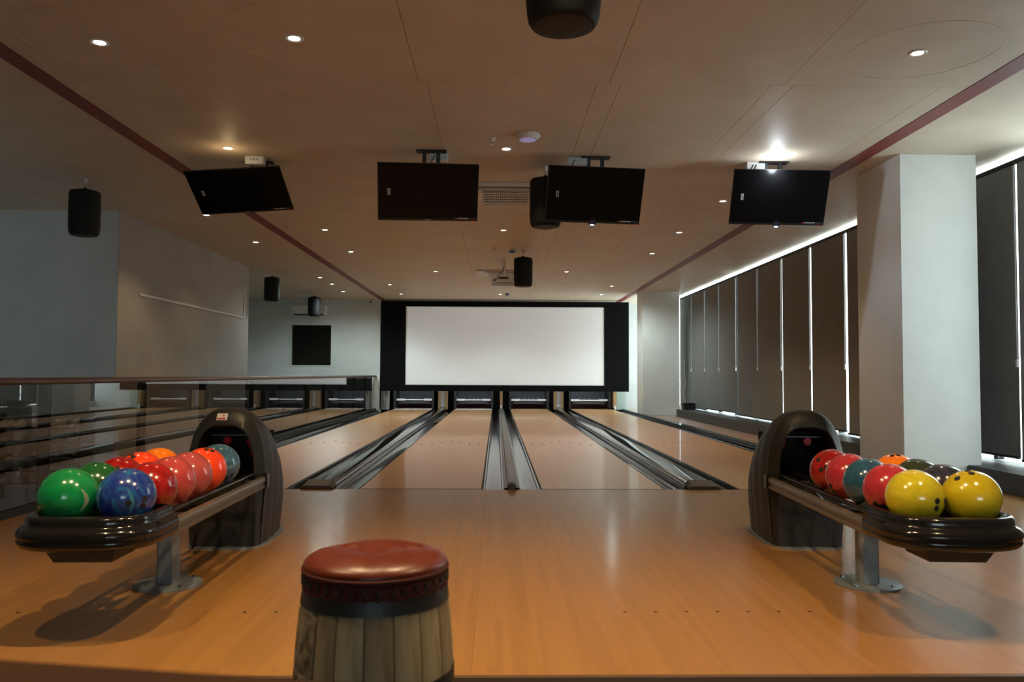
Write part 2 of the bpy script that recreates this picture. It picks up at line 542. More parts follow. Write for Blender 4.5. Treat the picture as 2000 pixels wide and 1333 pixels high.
def gutter(x0, x1, label):
    c = (x0 + x1) / 2
    t = thing('gutter', label, 'gutter', (c, YFOUL, 0), group='lane gutters')
    pr = gutter_profile(x0 - c, x1 - c)
    strip(pr, 0.0, GY1 + 1.0 - YFOUL, 10).build('trough', GUTTER, t, smooth=True)
    MB().box(x0 - c, x0 - c + 0.012, 0, GY1 + 1 - YFOUL, -0.13, -0.002).build('gutter_lip', BLACKGLOSS, t)
    MB().box(x1 - c - 0.012, x1 - c, 0, GY1 + 1 - YFOUL, -0.13, -0.002).build('gutter_lip', BLACKGLOSS, t)


def divider(x0, x1, label, wide):
    """raised capping between two gutters with its end cap at the foul line"""
    c, w = (x0 + x1) / 2, (x1 - x0) / 2
    t = thing('lane_divider', label, 'divider', (c, YFOUL, 0), group='capping between lanes')
    if wide:
        h = 0.055
        pr = [(-w, -0.10), (-w, 0.004)] + [(-w * 0.96 * math.cos(PI * q / 14), 0.008 + (h - 0.008) * math.sin(PI * q / 14) ** 0.7) for q in range(15)] + [(w, 0.004), (w, -0.10)]
        strip(pr, 0.12, GY1 - 0.05 - YFOUL, 12).build('capping', GUTTER, t, smooth=True)
        e = MB().loft([[(-w, -0.03, 0), (-w, -0.03, 0.012), (-w * 0.75, -0.03, 0.03), (w * 0.75, -0.03, 0.03), (w, -0.03, 0.012), (w, -0.03, 0)],
                       [(-w * 0.95, 0.16, 0), (-w * 0.95, 0.16, 0.03), (-w * 0.72, 0.16, 0.064), (w * 0.72, 0.16, 0.064), (w * 0.95, 0.16, 0.03), (w * 0.95, 0.16, 0)]], True, True, True, flip=True)
        ec = e.build('end_cap', CAPBROWN, t, bevel=0.006)
        for s in (-1, 1):
            link('screw', dm, ec, (s * w * 0.6, 0.05, 0.043))
    else:
        pr = [(-w, -0.10), (-w, 0.004), (-w * 0.7, 0.012), (-w * 0.55, 0.010), (-w * 0.45, 0.030), (-w * 0.2, 0.036), (w * 0.2, 0.036), (w * 0.45, 0.030), (w * 0.55, 0.010), (w * 0.7, 0.012), (w, 0.004), (w, -0.10)]
        strip(pr, 0.0, GY1 - 0.05 - YFOUL, 12).build('capping', CAPGREY, t, smooth=True)
        ec = MB().box(-0.035, 0.035, -0.06, 0.12, 0.0, 0.05).build('end_cap', CAPBROWN, t, bevel=0.012)
        link('screw', dm, ec, (0, 0.06, 0.0502))


gutter(XG + 0.05, -2.94, 'black outer gutter along the foot of the glass railing')
gutter(-1.81, -1.70, 'black gutter on the railing side of the left wide divider')
gutter(-1.41, -1.20, 'black gutter on the inner side of the left wide divider')
gutter(-0.11, 0.068, 'black gutter left of the thin centre divider')
gutter(0.212, 0.385, 'black gutter right of the thin centre divider')
gutter(1.495, 1.68, 'black gutter on the inner side of the right wide divider')
gutter(1.97, 2.13, 'black gutter on the window side of the right wide divider')
gutter(3.37, 3.58, 'black outer gutter beside the side floor strip')
divider(-1.70, -1.41, 'wide glossy black ball track capping left of centre', True)
divider(1.68, 1.97, 'wide glossy black ball track capping right of centre', True)
divider(0.068, 0.212, 'thin grey ridged capping between the two middle lanes', False)
struct(MB().box(3.58, 3.74, YFOUL, 24.2, -0.14, 0.03).build('trim_5', BLACKGLOSS, None, bevel=0.008), 'black kerb between outer gutter and side floor')

# ------------------------------------------------------------------ pinsetters under the screen
for i, (a, b, _) in enumerate(lanes):
    c, w = (a + b) / 2, (b - a) / 2
    if i == 3:
        c, w = 2.70, 0.58
    nm = ['behind the lane by the railing', 'behind the lane left of centre', 'behind the lane right of centre', 'behind the lane by the platform'][i]
    t = thing('pinsetter', 'dark pin pit with white sweep bar ' + nm, 'pinsetter', (c, 23.3, 0), group='pin pits below the screen')
    MB().box(-w, w, 1.55, 1.60, -0.1, 0.75).build('pit_cushion', DARKRED, t)
    MB().box(-w * 0.93, w * 0.93, 0.75, 0.78, 0.20, 0.75).build('curtain', CURTAIN, t)
    MB().box(-w * 0.97, w * 0.97, 0.55, 0.60, 0.02, 0.17).build('pit_board', DARKRED, t)
    sb = MB()
    sb.box(-w * 0.92, w * 0.92, 0.10, 0.13, 0.245, 0.275)
    sb.box(-w * 0.92, -w * 0.5, 0.08, 0.13, 0.235, 0.29)
    sb.box(w * 0.5, w * 0.92, 0.08, 0.13, 0.235, 0.29)
    bar = sb.build('sweep_bar', mat('sweep_white', (0.85, 0.87, 0.90), 0.3), t)
    MB().box(-w * 0.52, w * 0.52, 0.14, 0.2, 0.275, 0.305).build('sweep_frame', BLACK, bar)
    for k in range(5):
        MB().cbox(((k - 2) * w * 0.24, 0.138, 0.31), (0.012, 0.02, 0.02)).build('bolt', CHROME, bar)
    MB().box(-w * 0.8, w * 0.8, 0.16, 0.3, 0.15, 0.225).build('deck_plate', mat('dark_steel', (0.06, 0.06, 0.065), 0.4), t)
    for s in (-1, 1):
        MB().box(s * w * 1.0 - 0.03, s * w * 1.0 + 0.03, -0.1, 1.6, 0.005, 0.9).build('kickback', mat('kickback_black', (0.02, 0.022, 0.022), 0.5), t)
    pl = MB().lathe([(0.013, -w * 0.8), (0.013, w * 0.8)], c=(0, -0.55, 0.68), n=10, ax='x').build('pin_deck_lamp', mat('pit_tube', (1, 1, 1), 0.4, emit=(0.9, 0.95, 1.0), estr=3.0), t, smooth=True)
    ld = bpy.data.lights.new('pin_deck_light', 'AREA')
    ld.shape = 'RECTANGLE'
    ld.size, ld.size_y = w * 1.6, 0.04
    ld.energy = 5.0
    ld.color = (0.9, 0.95, 1.0)
    link('tube_light', ld, pl, (0, -0.53, 0.66), (math.radians(35), 0, 0))
    if i == 1:
        MB().tube([(-w * 0.95, 0.05, 0.30), (-w * 0.98, 0.05, 0.25), (-w * 0.86, 0.05, 0.38)], 0.008, 6).build('sweep_hook', CHROME, t)


def kick(x0, x1, label, kind):
    c, w = (x0 + x1) / 2, (x1 - x0) / 2
    t = thing('kickback_divider', label, 'divider post', (c, GY1, 0), group='posts between the pin pits')
    if kind == 'wide':
        MB().box(-w, -w * 0.42, 0, 0.4, 0.0, 0.8).build('edge_board', TAN, t)
        MB().box(w * 0.42, w, 0, 0.4, 0.0, 0.8).build('edge_board', TAN, t)
        MB().box(-w * 0.42, w * 0.42, 0.02, 0.4, 0.06, 0.8).build('centre_panel', mat('pale_panel', (0.60, 0.64, 0.66), 0.5), t)
        MB().box(-w * 0.5, w * 0.5, -0.015, 0.02, 0.03, 0.075).build('bottom_bracket', STEEL, t)
    else:
        MB().box(-w, w, 0, 0.4, 0.04, 0.8).build('edge_board', TAN, t)
        MB().box(-w * 0.6, w * 0.6, -0.02, 0.0, 0.0, 0.12).build('bottom_bracket', WHITEP, t)


kick(-1.66, -1.40, 'pale panel with tan edges between the two left pin pits', 'wide')
kick(1.65, 1.92, 'pale panel with brown edges between the two right pin pits', 'wide')
kick(0.10, 0.18, 'thin tan post between the two middle pin pits', 'thin')
kick(3.36, 3.44, 'thin tan post at the platform end of the pin pits', 'thin')
struct(MB().box(-3.42, -3.25, YF - 0.06, YF + 0.2, 0, 0.93).build('trim_6', WHITEP), 'white post where the glass railing meets the screen')
m = MB()
for k in range(6):
    x = -3.25 + k * 0.036
    m.box(x, x + 0.03, YF + 0.25 - 0.02 * (k % 2), YF + 0.5, 0, 0.9)
struct(m.build('trim_7', mat('ribbed_grey', (0.42, 0.41, 0.40), 0.35, metal=0.3)), 'ribbed grey metal panel left of the first pin pit')
sbox('trim_8', mat('greenish_panel', (0.42, 0.52, 0.48), 0.5), 3.46, 3.72, 23.1, 23.15, 0, 0.9, label='pale greenish panel right of the last pin pit')

# ------------------------------------------------------------------ projection screen
t = thing('projection_screen', 'wide white projection screen in a black border above the pin pits', 'screen', (0.24, YF, 0.53))
X0, X1, Z0, Z1 = -3.235, 3.71, 0.53, 3.045
x0, x1, z0, z1 = -2.542, 3.018, 0.70, 2.895
m = MB()
for a in ((X0, x0, Z0, Z1), (x1, X1, Z0, Z1), (x0, x1, Z0, z0), (x0, x1, z1, Z1)):
    m.box(a[0] - 0.24, a[1] - 0.24, -0.03, 0.06, a[2] - 0.53, a[3] - 0.53)
m.build('border', mat('screen_border_black', (0.006, 0.006, 0.007), 0.9, spec=0.1), t)
MB().box(x0 - 0.24, x1 - 0.24, -0.012, 0.03, z0 - 0.53, z1 - 0.53).build('screen_sheet', SCREENW, t)

# ------------------------------------------------------------------ glass railing
t = thing('glass_railing', 'dark tinted glass railing with reddish wooden handrail beside the lanes', 'railing', (XG, 2.8, 0))
SEAM = [2.8, 4.47, 6.13, 7.79, 9.39, 11.1, 12.78, 14.41, 16.01, 17.65, 19.3, 20.9, 22.4]
pr = []
for k in range(16):
    a = 2 * PI * k / 16
    ca, sa = math.cos(a), math.sin(a)
    pr.append((0.036 * math.copysign(abs(ca) ** 0.6, ca), 0.936 + 0.026 * math.copysign(abs(sa) ** 0.6, sa)))
MB().loft([[(x, y, z) for x, z in pr] for y in (0.0, 6, 12, 19.63)], True, True, True, flip=True).build('handrail', HANDRAIL, t, smooth=True)
MB().box(-0.03, 0.03, 0.0, 19.6, 0.0, 0.05).build('base_channel', BLACK, t)
for a, b in zip(SEAM, SEAM[1:]):
    MB().box(-0.006, 0.006, a - 2.8 + 0.0015, b - 2.8 - 0.0015, 0.03, 0.915).build('glass_pane', GLASSR, t)
for y in SEAM[1:-1]:
    MB().box(-0.075, -0.045, y - 2.8 - 0.02, y - 2.8 + 0.10, -0.15, 0.92).build('post', BLACK, t)

# ------------------------------------------------------------------ roller blinds
ORD = ['first', 'second', 'third', 'fourth', 'fifth', 'sixth', 'seventh', 'eighth', 'ninth', 'tenth', 'eleventh', 'twelfth', 'thirteenth', 'fourteenth']
bl = list(zip(BY, BY[1:]))[1:]
gaps = [0.04, 0.03, 0.03, 0.04, 0.06, 0.045, 0.04, 0.026, 0.075, 0.024, 0.034, 0.02, 0.03]
nb = len(bl)
for i, (a, b) in enumerate(bl):
    g0, g1 = gaps[i] / 2, gaps[i + 1 if i + 1 < len(gaps) else i] / 2
    lab = 'closed black roller blind, %s from the far column end of the window wall' % ORD[nb - 1 - i]
    t = thing('roller_blind', lab, 'blind', (4.82, (a + b) / 2, 0), group='black roller blinds on the window wall')
    w0, w1 = -(b - a) / 2 + g0, (b - a) / 2 - g1
    lean = 0.03 * math.sin(i * 2.3)
    n, mz = 10, 12
    vs, fs = [], []
    zb = 0.235 + 0.02 * math.sin(i * 1.7)
    for sgn in (0, 1):
        for q in range(mz + 1):
            z = zb + (3.0 - zb) * q / mz
            for k in range(n + 1):
                u = k / n
                y = w0 + (w1 - w0) * u + lean * (1 - q / mz) * 0.4
                x = 0.006 * math.sin(u * 5 + i) * (1 - q / mz) + (0.012 * (u - 0.5) ** 2) + sgn * 0.003
                vs.append((x, y, z))
    o1 = (mz + 1) * (n + 1)
    for q in range(mz):
        for k in range(n):
            p = q * (n + 1) + k
            fs.append((p, p + n + 1, p + n + 2, p + 1))
            fs.append((o1 + p, o1 + p + 1, o1 + p + n + 2, o1 + p + n + 1))
    MB().add(vs, fs).build('fabric', BLIND, t, smooth=True)
    MB().lathe([(0.026, w0 - 0.006), (0.026, w1 + 0.006)], c=(0.01, 0, 3.005), n=14, ax='y').build('roller_tube', BLACK, t, smooth=True)
    MB().cbox((0.0, (w0 + w1) / 2 + lean * 0.4, zb - 0.004), (0.018, w1 - w0, 0.022)).build('bottom_bar', BLACK, t)
    ch = MB().tube([(-0.02, w0 - 0.012, 2.965), (-0.022, w0 - 0.012, 1.16)], 0.006, 6).build('pull_rod', mat('rod_grey', (0.30, 0.30, 0.30), 0.4), t)
    MB().lathe([(0.011, 0), (0.011, 0.07)], c=(-0.022, w0 - 0.012, 1.09), n=8).build('rod_tip', WHITEP, ch)
t = thing('equipment_box', 'small black box with a white cable on the far end of the platform', 'box', (4.62, 19.2, 0.18))
MB().box(-0.16, 0.12, -0.12, 0.14, 0, 0.16).build('case', BLACK, t, bevel=0.01)
MB().tube([(-0.12, -0.1, 0.16), (-0.14, 0.02, 0.4), (-0.09, 0.02, 0.62), (-0.12, 0.02, 0.95), (-0.1, 0.02, 1.2)], 0.006, 6).build('cable', WHITEP, t)

# ------------------------------------------------------------------ downlights
ring_me = MB().lathe([(0.036, -0.004), (0.052, -0.008), (0.060, -0.004), (0.060, 0.0)], n=24, cap0=False, cap1=False).mesh('trim_ring', WHITEP, True)
lens_me = MB().lathe([(0.037, 0.0), (0.037, -0.004), (0.02, -0.006)], n=20, cap0=False).mesh('lens', LENS, True)
lensc_me = MB().lathe([(0.037, 0.0), (0.037, -0.004), (0.02, -0.006)], n=20, cap0=False).mesh('lens', LENSC, True)


def downlight(x, y, label, energy=LAMP_W, color=WARM, cool=False, glow=0.0, spot=115):
    t = thing('ceiling_downlight', label, 'downlight', (x, y, H), group='recessed ceiling downlights')
    link('trim_ring', ring_me, t)
    link('lens', lensc_me if cool else lens_me, t)
    if energy:
        ld = bpy.data.lights.new('downlight_beam', 'SPOT')
        ld.energy = energy
        ld.color = color
        ld.spot_size = math.radians(spot)
        ld.spot_blend = 0.6
        ld.shadow_soft_size = 0.02
        link('beam', ld, t, (0, 0, -0.02))
    if glow:
        ld = bpy.data.lights.new('downlight_glow', 'POINT')
        ld.energy = glow
        ld.color = color
        ld.shadow_soft_size = 0.04
        link('glow', ld, t, (0, 0, -0.15))
    return t


COOL = (0.85, 0.93, 1.0)
cols = {-2.5: 'column over the railing side lane', -1.25: 'column left of centre', 0.09: 'centre column', 1.40: 'column right of centre', 2.68: 'column over the platform side lane', -3.84: 'side column beyond the red stripe'}
spots = [(-2.52, 5.05), (-1.27, 4.95), (2.71, 5.06), (-2.5, 7.42), (0.08, 7.36), (-2.5, 11.64), (0.09, 11.55), (2.66, 11.63), (-2.5, 13.72), (2.66, 13.68),
         (-1.25, 16.3), (1.41, 16.2), (-2.5, 18.75), (2.70, 18.77), (-2.5, 20.95), (0.09, 20.86), (2.71, 20.75), (-3.84, 10.61), (-3.84, 12.79), (-3.84, 17.44), (-3.84, 18.72), (-3.9, 20.4)]
by = {}
for x, y in spots:
    c = min(cols, key=lambda q: abs(q - x))
    by.setdefault(c, []).append((y, x))
for c, lst in by.items():
    lst.sort()
    for k, (y, x) in enumerate(lst):
        lab = 'lit ceiling downlight, %s nearest in the %s' % (ORD[k], cols[c])
        side = c < -3
        cool = (x, y) in ((-2.5, 13.72), (-3.84, 17.44), (-3.84, 18.72), (-3.9, 20.4), (2.70, 18.77), (-2.5, 20.95), (0.09, 20.86), (2.71, 20.75))
        e = LAMP_W * (0.25 if side else (0.15 if y < 6 else (0.45 if y < 8 else (1.4 if y < 17 else 1.0))))
        if side and cool:
            e = LAMP_W * 2.1
        if (x, y) == (-3.84, 10.61):
            e = LAMP_W * 0.7
        if (x, y) == (2.70, 18.77):
            e = LAMP_W * 3
        downlight(x, y, lab, e, (0.84, 1.0, 0.96) if cool else WARM, cool, 1.1 if (x, y) == (-2.5, 7.42) else 0.0, 165 if (side and cool) or (x, y) == (2.70, 18.77) else 115)
downlight(2.66, 7.52, 'bright white ceiling lamp glaring above the television nearest the columns', LAMP_W * 0.4, COOL, True, 6.0)
for x, y, e, where in ((-0.84, 2.4, 3.9, 'above the barrel stool'), (-1.75, 1.95, 2.2, 'above the left ball rack tip'), (0.40, 2.4, 3.6, 'right of the barrel stool'), (2.05, 1.95, 3.0, 'above the right ball rack tip'),
                       (-2.5, 9.5, 0.8, 'hidden behind the steeply tilted television'), (2.7, 9.5, 0.8, 'hidden behind the television by the columns')):
    downlight(x, y, 'ceiling downlight ' + where, LAMP_W * e)

# ------------------------------------------------------------------ ball racks
def rack(loc, rz, label, sticker):
    t = thing('ball_return', label, 'ball return', loc, rz, 'ball returns on the approach')
    # base disc and post
    bd = MB().lathe([(0.152, 0.0), (0.152, 0.009), (0.146, 0.013), (0.0, 0.013)], n=36, cap1=False).build('base_plate', STEEL, t, smooth=True)
    for k in range(4):
        a = PI / 4 + k * PI / 2
        MB().lathe([(0.013, 0.013), (0.011, 0.021)], c=(0.122 * math.cos(a), 0.122 * math.sin(a), 0), n=6).build('bolt', CHROME, bd)
    oc = []
    for sx, sy in ((1, -1), (1, 1), (-1, 1), (-1, -1)):
        hx, hy, c = 0.046, 0.040, 0.014
        p, q = (sx * hx, sy * (hy - c)), (sx * (hx - c), sy * hy)
        oc += [q, p] if sx * sy < 0 else [p, q]
    MB().loft([[(x, y, z) for x, y in oc] for z in (0.012, 0.352)], True, True, True).build('post', STEEL, t)
    MB().box(-0.20, 0.20, -0.07, 0.07, 0.352, 0.366).build('support_plate', BLACK, t)
    # side rails: grooved extrusions
    for s in (-1, 1):
        pr = [(0.213, 0.345), (0.236, 0.345), (0.238, 0.357), (0.231, 0.362), (0.231, 0.374), (0.238, 0.379), (0.238, 0.392), (0.233, 0.402), (0.216, 0.408), (0.213, 0.408)]
        ring = [(s * x, z) for x, z in pr]
        MB().loft([[(x, y, z) for x, z in ring] for y in (-0.60, 0.84)], True, True, True, flip=(s > 0)).build('side_rail', ALU, t)
        MB().box(s * 0.2345 - 0.012, s * 0.2345 + 0.012, 0.80, 0.86, 0.335, 0.425).build('rail_bracket', BLACKGLOSS, t, bevel=0.006)
    for x in (-0.169, -0.049, 0.049, 0.169):
        MB().tube([(x, -0.82, 0.421), (x, 0.9, 0.421)], 0.012, 10).build('ball_rail', BLACKGLOSS, t, smooth=True)
    for y in (-0.55, 0.62):
        MB().box(-0.215, 0.215, y - 0.012, y + 0.012, 0.392, 0.409).build('cross_bar', BLACK, t)
    # rounded bumper tray at the near end
    def outline(off, fo=None):
        fo = off if fo is None else fo
        pts = []
        hw, yb, yc = 0.232 + off, -0.59, -0.72
        pts.append((hw, yb))
        for k in range(33):
            a = PI * k / 32
            ca, sa = math.cos(a), math.sin(a)
            pts.append((hw * math.copysign(abs(ca) ** 0.62, ca), yc - (0.19 + fo) * abs(sa) ** 0.75))
        pts.append((-hw, yb))
        return pts
    prof = [(-0.026, -0.088, 0.404), (-0.026, -0.085, 0.440), (-0.024, -0.078, 0.460), (-0.020, -0.055, 0.470), (-0.012, -0.022, 0.474), (-0.004, -0.006, 0.471), (0.001, 0.002, 0.464), (0.003, 0.004, 0.452),
            (0.003, 0.004, 0.440), (0.008, 0.010, 0.433), (0.018, 0.022, 0.428), (0.026, 0.030, 0.418), (0.029, 0.034, 0.405), (0.027, 0.031, 0.394), (0.024, 0.028, 0.388), (0.027, 0.030, 0.382), (0.026, 0.029, 0.372), (0.019, 0.021, 0.360), (0.006, 0.006, 0.352), (-0.03, -0.03, 0.348)]
    MB().loft([[(x, y, z) for x, y in outline(o, f)] for o, f, z in prof], True, True, True, flip=False).build('bumper', BLACKGLOSS, t, smooth=75)
    MB().loft([[(sx * a, y, z) for sx, y in ((-1, -0.86 + b), (1, -0.86 + b), (1, -0.64), (-1, -0.64))] for a, b, z in ((0.105, 0.025, 0.298), (0.128, 0.0, 0.348))], True, True, True).build('drain_box', BLACK, t)
    # hood
    def arch(w, h, wb, y, n=28, lean=0.0):
        zs = h * 0.50
        pts = [(-wb, y, 0.0), (-wb - (w - wb) * 0.5, y, zs * 0.4), (-w, y, zs * 0.8)]
        for k in range(n + 1):
            a = PI - PI * k / n
            ca, sa = math.cos(a), math.sin(a)
            pts.append((w * math.copysign(abs(ca) ** 0.85, ca), y + lean * sa, zs + (h - zs) * abs(sa) ** 0.85))
        pts += [(w, y, zs * 0.8), (wb + (w - wb) * 0.5, y, zs * 0.4), (wb, y, 0.0)]
        return pts
    Y0 = 0.80
    st = [(0.045, 0.222, 0.787, 0.200, 0), (0.055, 0.226, 0.797, 0.204, 0), (0.075, 0.224, 0.800, 0.204, 0), (0.085, 0.216, 0.795, 0.200, 0),
          (0.10, 0.219, 0.797, 0.202, 0), (0.17, 0.228, 0.796, 0.208, 0), (0.22, 0.230, 0.786, 0.209, 0), (0.235, 0.224, 0.777, 0.206, 0), (0.25, 0.226, 0.774, 0.206, 0),
          (0.33, 0.230, 0.742, 0.206, 0), (0.38, 0.226, 0.714, 0.204, 0), (0.395, 0.219, 0.698, 0.2, 0), (0.41, 0.221, 0.692, 0.2, 0), (0.48, 0.218, 0.632, 0.196, 0), (0.56, 0.206, 0.545, 0.186, 0), (0.63, 0.186, 0.44, 0.17, 0), (0.68, 0.15, 0.33, 0.14, 0)]
    rings = [arch(w, h, wb, Y0 + y) for y, w, h, wb, _ in st]
    MB().loft(rings, True, False, True, flip=True).build('hood_shell', HOOD, t, smooth=45)
    # front bezel from the shell edge to the mouth
    o0 = arch(0.222, 0.787, 0.200, Y0 + 0.045)
    n = len(o0)
    def mouth(w, zb, h, y):
        pts = []
        core = o0[3:n - 3]
        k = len(core) - 1
        for j in range(k + 1):
            a = PI - PI * j / k
            ca, sa = math.cos(a), math.sin(a)
            pts.append((w * math.copysign(abs(ca) ** 0.6, ca), y, zb + (h - zb) * abs(sa) ** 0.9))
        return pts
    bz = MB()
    bz.loft([o0[3:n - 3], mouth(0.178, 0.385, 0.708, Y0 - 0.004), mouth(0.172, 0.388, 0.700, Y0 - 0.002), mouth(0.162, 0.39, 0.690, Y0 + 0.03), mouth(0.160, 0.39, 0.685, Y0 + 0.09)], False, flip=True)
    bez = bz.build('bezel', HOODF, t, smooth=50)
    fp = []
    for w_, y_, z_ in ((0.180, Y0 + 0.0, 0.0), (0.186, Y0 - 0.003, 0.16), (0.180, Y0 - 0.006, 0.385)):
        wo = w_ + 0.04 if z_ > 0.3 else w_ + 0.02
        fp.append([(-w_, y_, z_), (w_, y_, z_), (wo, Y0 + 0.046, z_), (-wo, Y0 + 0.046, z_)])
    MB().loft(fp, True, True, True).build('front_panel', HOODF, t)
    # inside of the mouth
    MB().lathe([(0.022, 0.0), (0.026, 0.01), (0.02, 0.02)], c=(-0.045 if sticker else 0.06, Y0 + 0.2, 0.60), n=18, ax='y').build('red_knob', REDP, t, smooth=True)
    MB().box(-0.13, 0.13, Y0 + 0.17, Y0 + 0.18, 0.628, 0.634).build('inner_bar', STEEL, t)
    MB().tube([(-0.13, Y0 + 0.25, 0.45), (-0.115, Y0 + 0.25, 0.53), (-0.07, Y0 + 0.25, 0.60)] if not sticker else [(0.09, Y0 + 0.25, 0.50), (0.10, Y0 + 0.25, 0.54), (0.07, Y0 + 0.25, 0.60)], 0.02, 8).build('red_lift_wheel', REDP, t, smooth=True)
    MB().box(-0.19, 0.19, Y0 + 0.36, Y0 + 0.37, 0.1, 0.65).build('inner_back', HOLE, t)
    for q in (-0.02, 0.03):
        MB().tube([(q, Y0 - 0.03, 0.40), (q - 0.01, Y0 - 0.03, 0.335), (q * 2.2, Y0 - 0.04, 0.29)], 0.002, 5).build('loose_wire', CHROME, t)
    # floor flange
    fo = []
    for k in range(32):
        a = 2 * PI * k / 32
        ca, sa = math.cos(a), math.sin(a)
        fo.append((0.232 * math.copysign(abs(ca) ** 0.5, ca), Y0 + 0.31 + 0.36 * math.copysign(abs(sa) ** 0.5, sa)))
    MB().loft([[(x, y, z) for x, y in fo] for z in (0.0, 0.01)], True, True, True).build('floor_flange', STEEL, t)
    if sticker:
        rx = Euler((math.radians(-58), 0, 0))
        sk = MB().box(-0.03, 0.03, -0.022, 0.022, 0, 0.001).build('warning_sticker', WHITEP, bez, loc=(-0.02, Y0 + 0.0195, 0.7485), rot=(math.radians(58), 0, 0))
        MB().box(-0.026, 0.02, -0.018, -0.008, 0.001, 0.0014).build('red_bar', REDP, sk)
        MB().lathe([(0.009, 0.001), (0.009, 0.0014)], c=(0.008, 0.006, 0), n=3).build('warning_triangle', REDP, sk)
    return t


RL = rack((-1.545, 3.87, 0), math.radians(1.2), 'black ball return left of the stool with eleven bowling balls', True)
RR = rack((1.785, 3.87, 0), math.radians(-2.6), 'black ball return by the near column with nine bowling balls', False)

BR = 0.108
ball_mesh = {}


def ball(rackobj, col, idx, material, label, seed, holes=True):
    loc = Vector((col * 0.1095, -0.73 + 0.2175 * idx, 0.525))
    w = Matrix.Translation(rackobj.location) @ Matrix.Rotation(rackobj.rotation_euler.z, 4, 'Z') @ loc
    bm = bmesh.new()
    bmesh.ops.create_uvsphere(bm, u_segments=40, v_segments=24, radius=BR)
    me = bpy.data.meshes.new('bowling_ball')
    bm.to_mesh(me)
    bm.free()
    me.materials.append(material)
    me.polygons.foreach_set('use_smooth', [True] * len(me.polygons))
    rnd = random.Random(seed)
    o = link('bowling_ball', me, None, w, (rnd.uniform(0, 6), rnd.uniform(0, 6), rnd.uniform(0, 6)))
    tag(o, label, 'bowling ball', 'bowling balls on the returns')
    for q in ((0.13, 0.0), (-0.13, 0.05), (0.0, 0.62)):
        d = Vector((q[0], q[1], 1)).normalized()
        h = MB().lathe([(0.012, 0.0), (0.012, 0.0012)], n=14).build('finger_hole', HOLE, o, loc=d * (BR - 0.0005))
        h.rotation_euler = d.to_track_quat('Z', 'Y').to_euler()
    return o


GREEN = swirl('ball_green', (0.004, 0.16, 0.045), (0.006, 0.22, 0.07))
DGREEN = swirl('ball_dark_green', (0.008, 0.075, 0.018), (0.012, 0.10, 0.03))
BLUESW = swirl('ball_blue_swirl', (0.006, 0.02, 0.19), (0.01, 0.13, 0.30), (0.02, 0.05, 0.24), 7.0, 3.5)
CRIM = swirl('ball_crimson', (0.20, 0.004, 0.006), (0.34, 0.012, 0.01))
PINKR = swirl('ball_pink_red', (0.34, 0.035, 0.04), (0.42, 0.06, 0.06))
ROSE = swirl('ball_rose', (0.36, 0.055, 0.06), (0.42, 0.075, 0.075))
REDO = swirl('ball_red_orange', (0.75, 0.045, 0.012), (0.85, 0.07, 0.015))
ORANGE = swirl('ball_orange', (0.75, 0.16, 0.008), (0.85, 0.22, 0.01))
STEELB = swirl('ball_steel_blue', (0.04, 0.13, 0.22), (0.10, 0.20, 0.27), (0.03, 0.09, 0.16))
RASP = swirl('ball_raspberry', (0.33, 0.02, 0.035), (0.42, 0.035, 0.05))
TEAL = swirl('ball_dark_blue', (0.012, 0.06, 0.12), (0.02, 0.09, 0.16))
YEL = swirl('ball_yellow', (0.42, 0.34, 0.005), (0.55, 0.47, 0.03), None, 6, 2)
YEL2 = swirl('ball_mustard', (0.42, 0.31, 0.004), (0.50, 0.40, 0.02), None, 6, 2)
OLIVE = swirl('ball_olive', (0.022, 0.035, 0.022), (0.035, 0.05, 0.03))
INDIGO = swirl('ball_indigo', (0.012, 0.014, 0.035), (0.04, 0.045, 0.08))

gb = ball(RL, -1, 0, GREEN, 'bright green bowling ball at the outer tip of the left rack', 3)
gb.rotation_euler = (math.radians(20), math.radians(-50), 0)
gb2 = ball(RL, -1, 1, DGREEN, 'dark green bowling ball tucked behind the bright green one', 5)
ball(RL, -1, 2, CRIM, 'crimson bowling ball in the railing side row, behind the dark green ball', 8)
ball(RL, -1, 3, REDO, 'red-orange bowling ball in the railing side row before the orange one', 11)
ball(RL, -1, 4, ORANGE, 'plain orange bowling ball last in the railing side row', 14)
b0 = ball(RL, 1, 0, BLUESW, 'blue marbled bowling ball at the near tip of the left rack', 17)
ball(RL, 1, 1, CRIM, 'dark red bowling ball right behind the blue marbled ball', 21)
ball(RL, 1, 2, PINKR, 'dusty red bowling ball, third in the inner row of the left rack', 25)
ball(RL, 1, 3, ROSE, 'rose red bowling ball, fourth in the inner row of the left rack', 29)
rb = ball(RL, 1, 4, REDO, 'glowing red-orange bowling ball with finger holes up, in front of the steel blue ball', 31)
rb.rotation_euler = (math.radians(22), math.radians(12), 0.4)
ball(RL, 1, 5, STEELB, 'steel blue bowling ball coming out of the left hood', 37)
ball(RR, -1, 0, YEL, 'bright yellow bowling ball at the inner tip of the right rack', 41)
ball(RR, -1, 1, RASP, 'raspberry red bowling ball right behind the bright yellow ball', 43)
ball(RR, -1, 2, TEAL, 'dark teal blue bowling ball in the middle of the inner right row', 47)
ball(RR, -1, 3, RASP, 'raspberry red bowling ball next to the last in the inner right row', 53)
ball(RR, -1, 4, CRIM, 'deep red bowling ball nearest the mouth of the right hood', 59)
ball(RR, 1, 0, YEL2, 'mustard yellow bowling ball at the window side tip of the right rack', 61)
ball(RR, 1, 1, INDIGO, 'dark indigo bowling ball with pale scribble behind the mustard ball', 67)
ball(RR, 1, 2, OLIVE, 'blackish olive bowling ball, third in the window side row', 71)
ob = ball(RR, 1, 3, ORANGE, 'orange bowling ball last in the window side row of the right rack', 73)
ob.rotation_euler = (math.radians(15), math.radians(-8), 0)


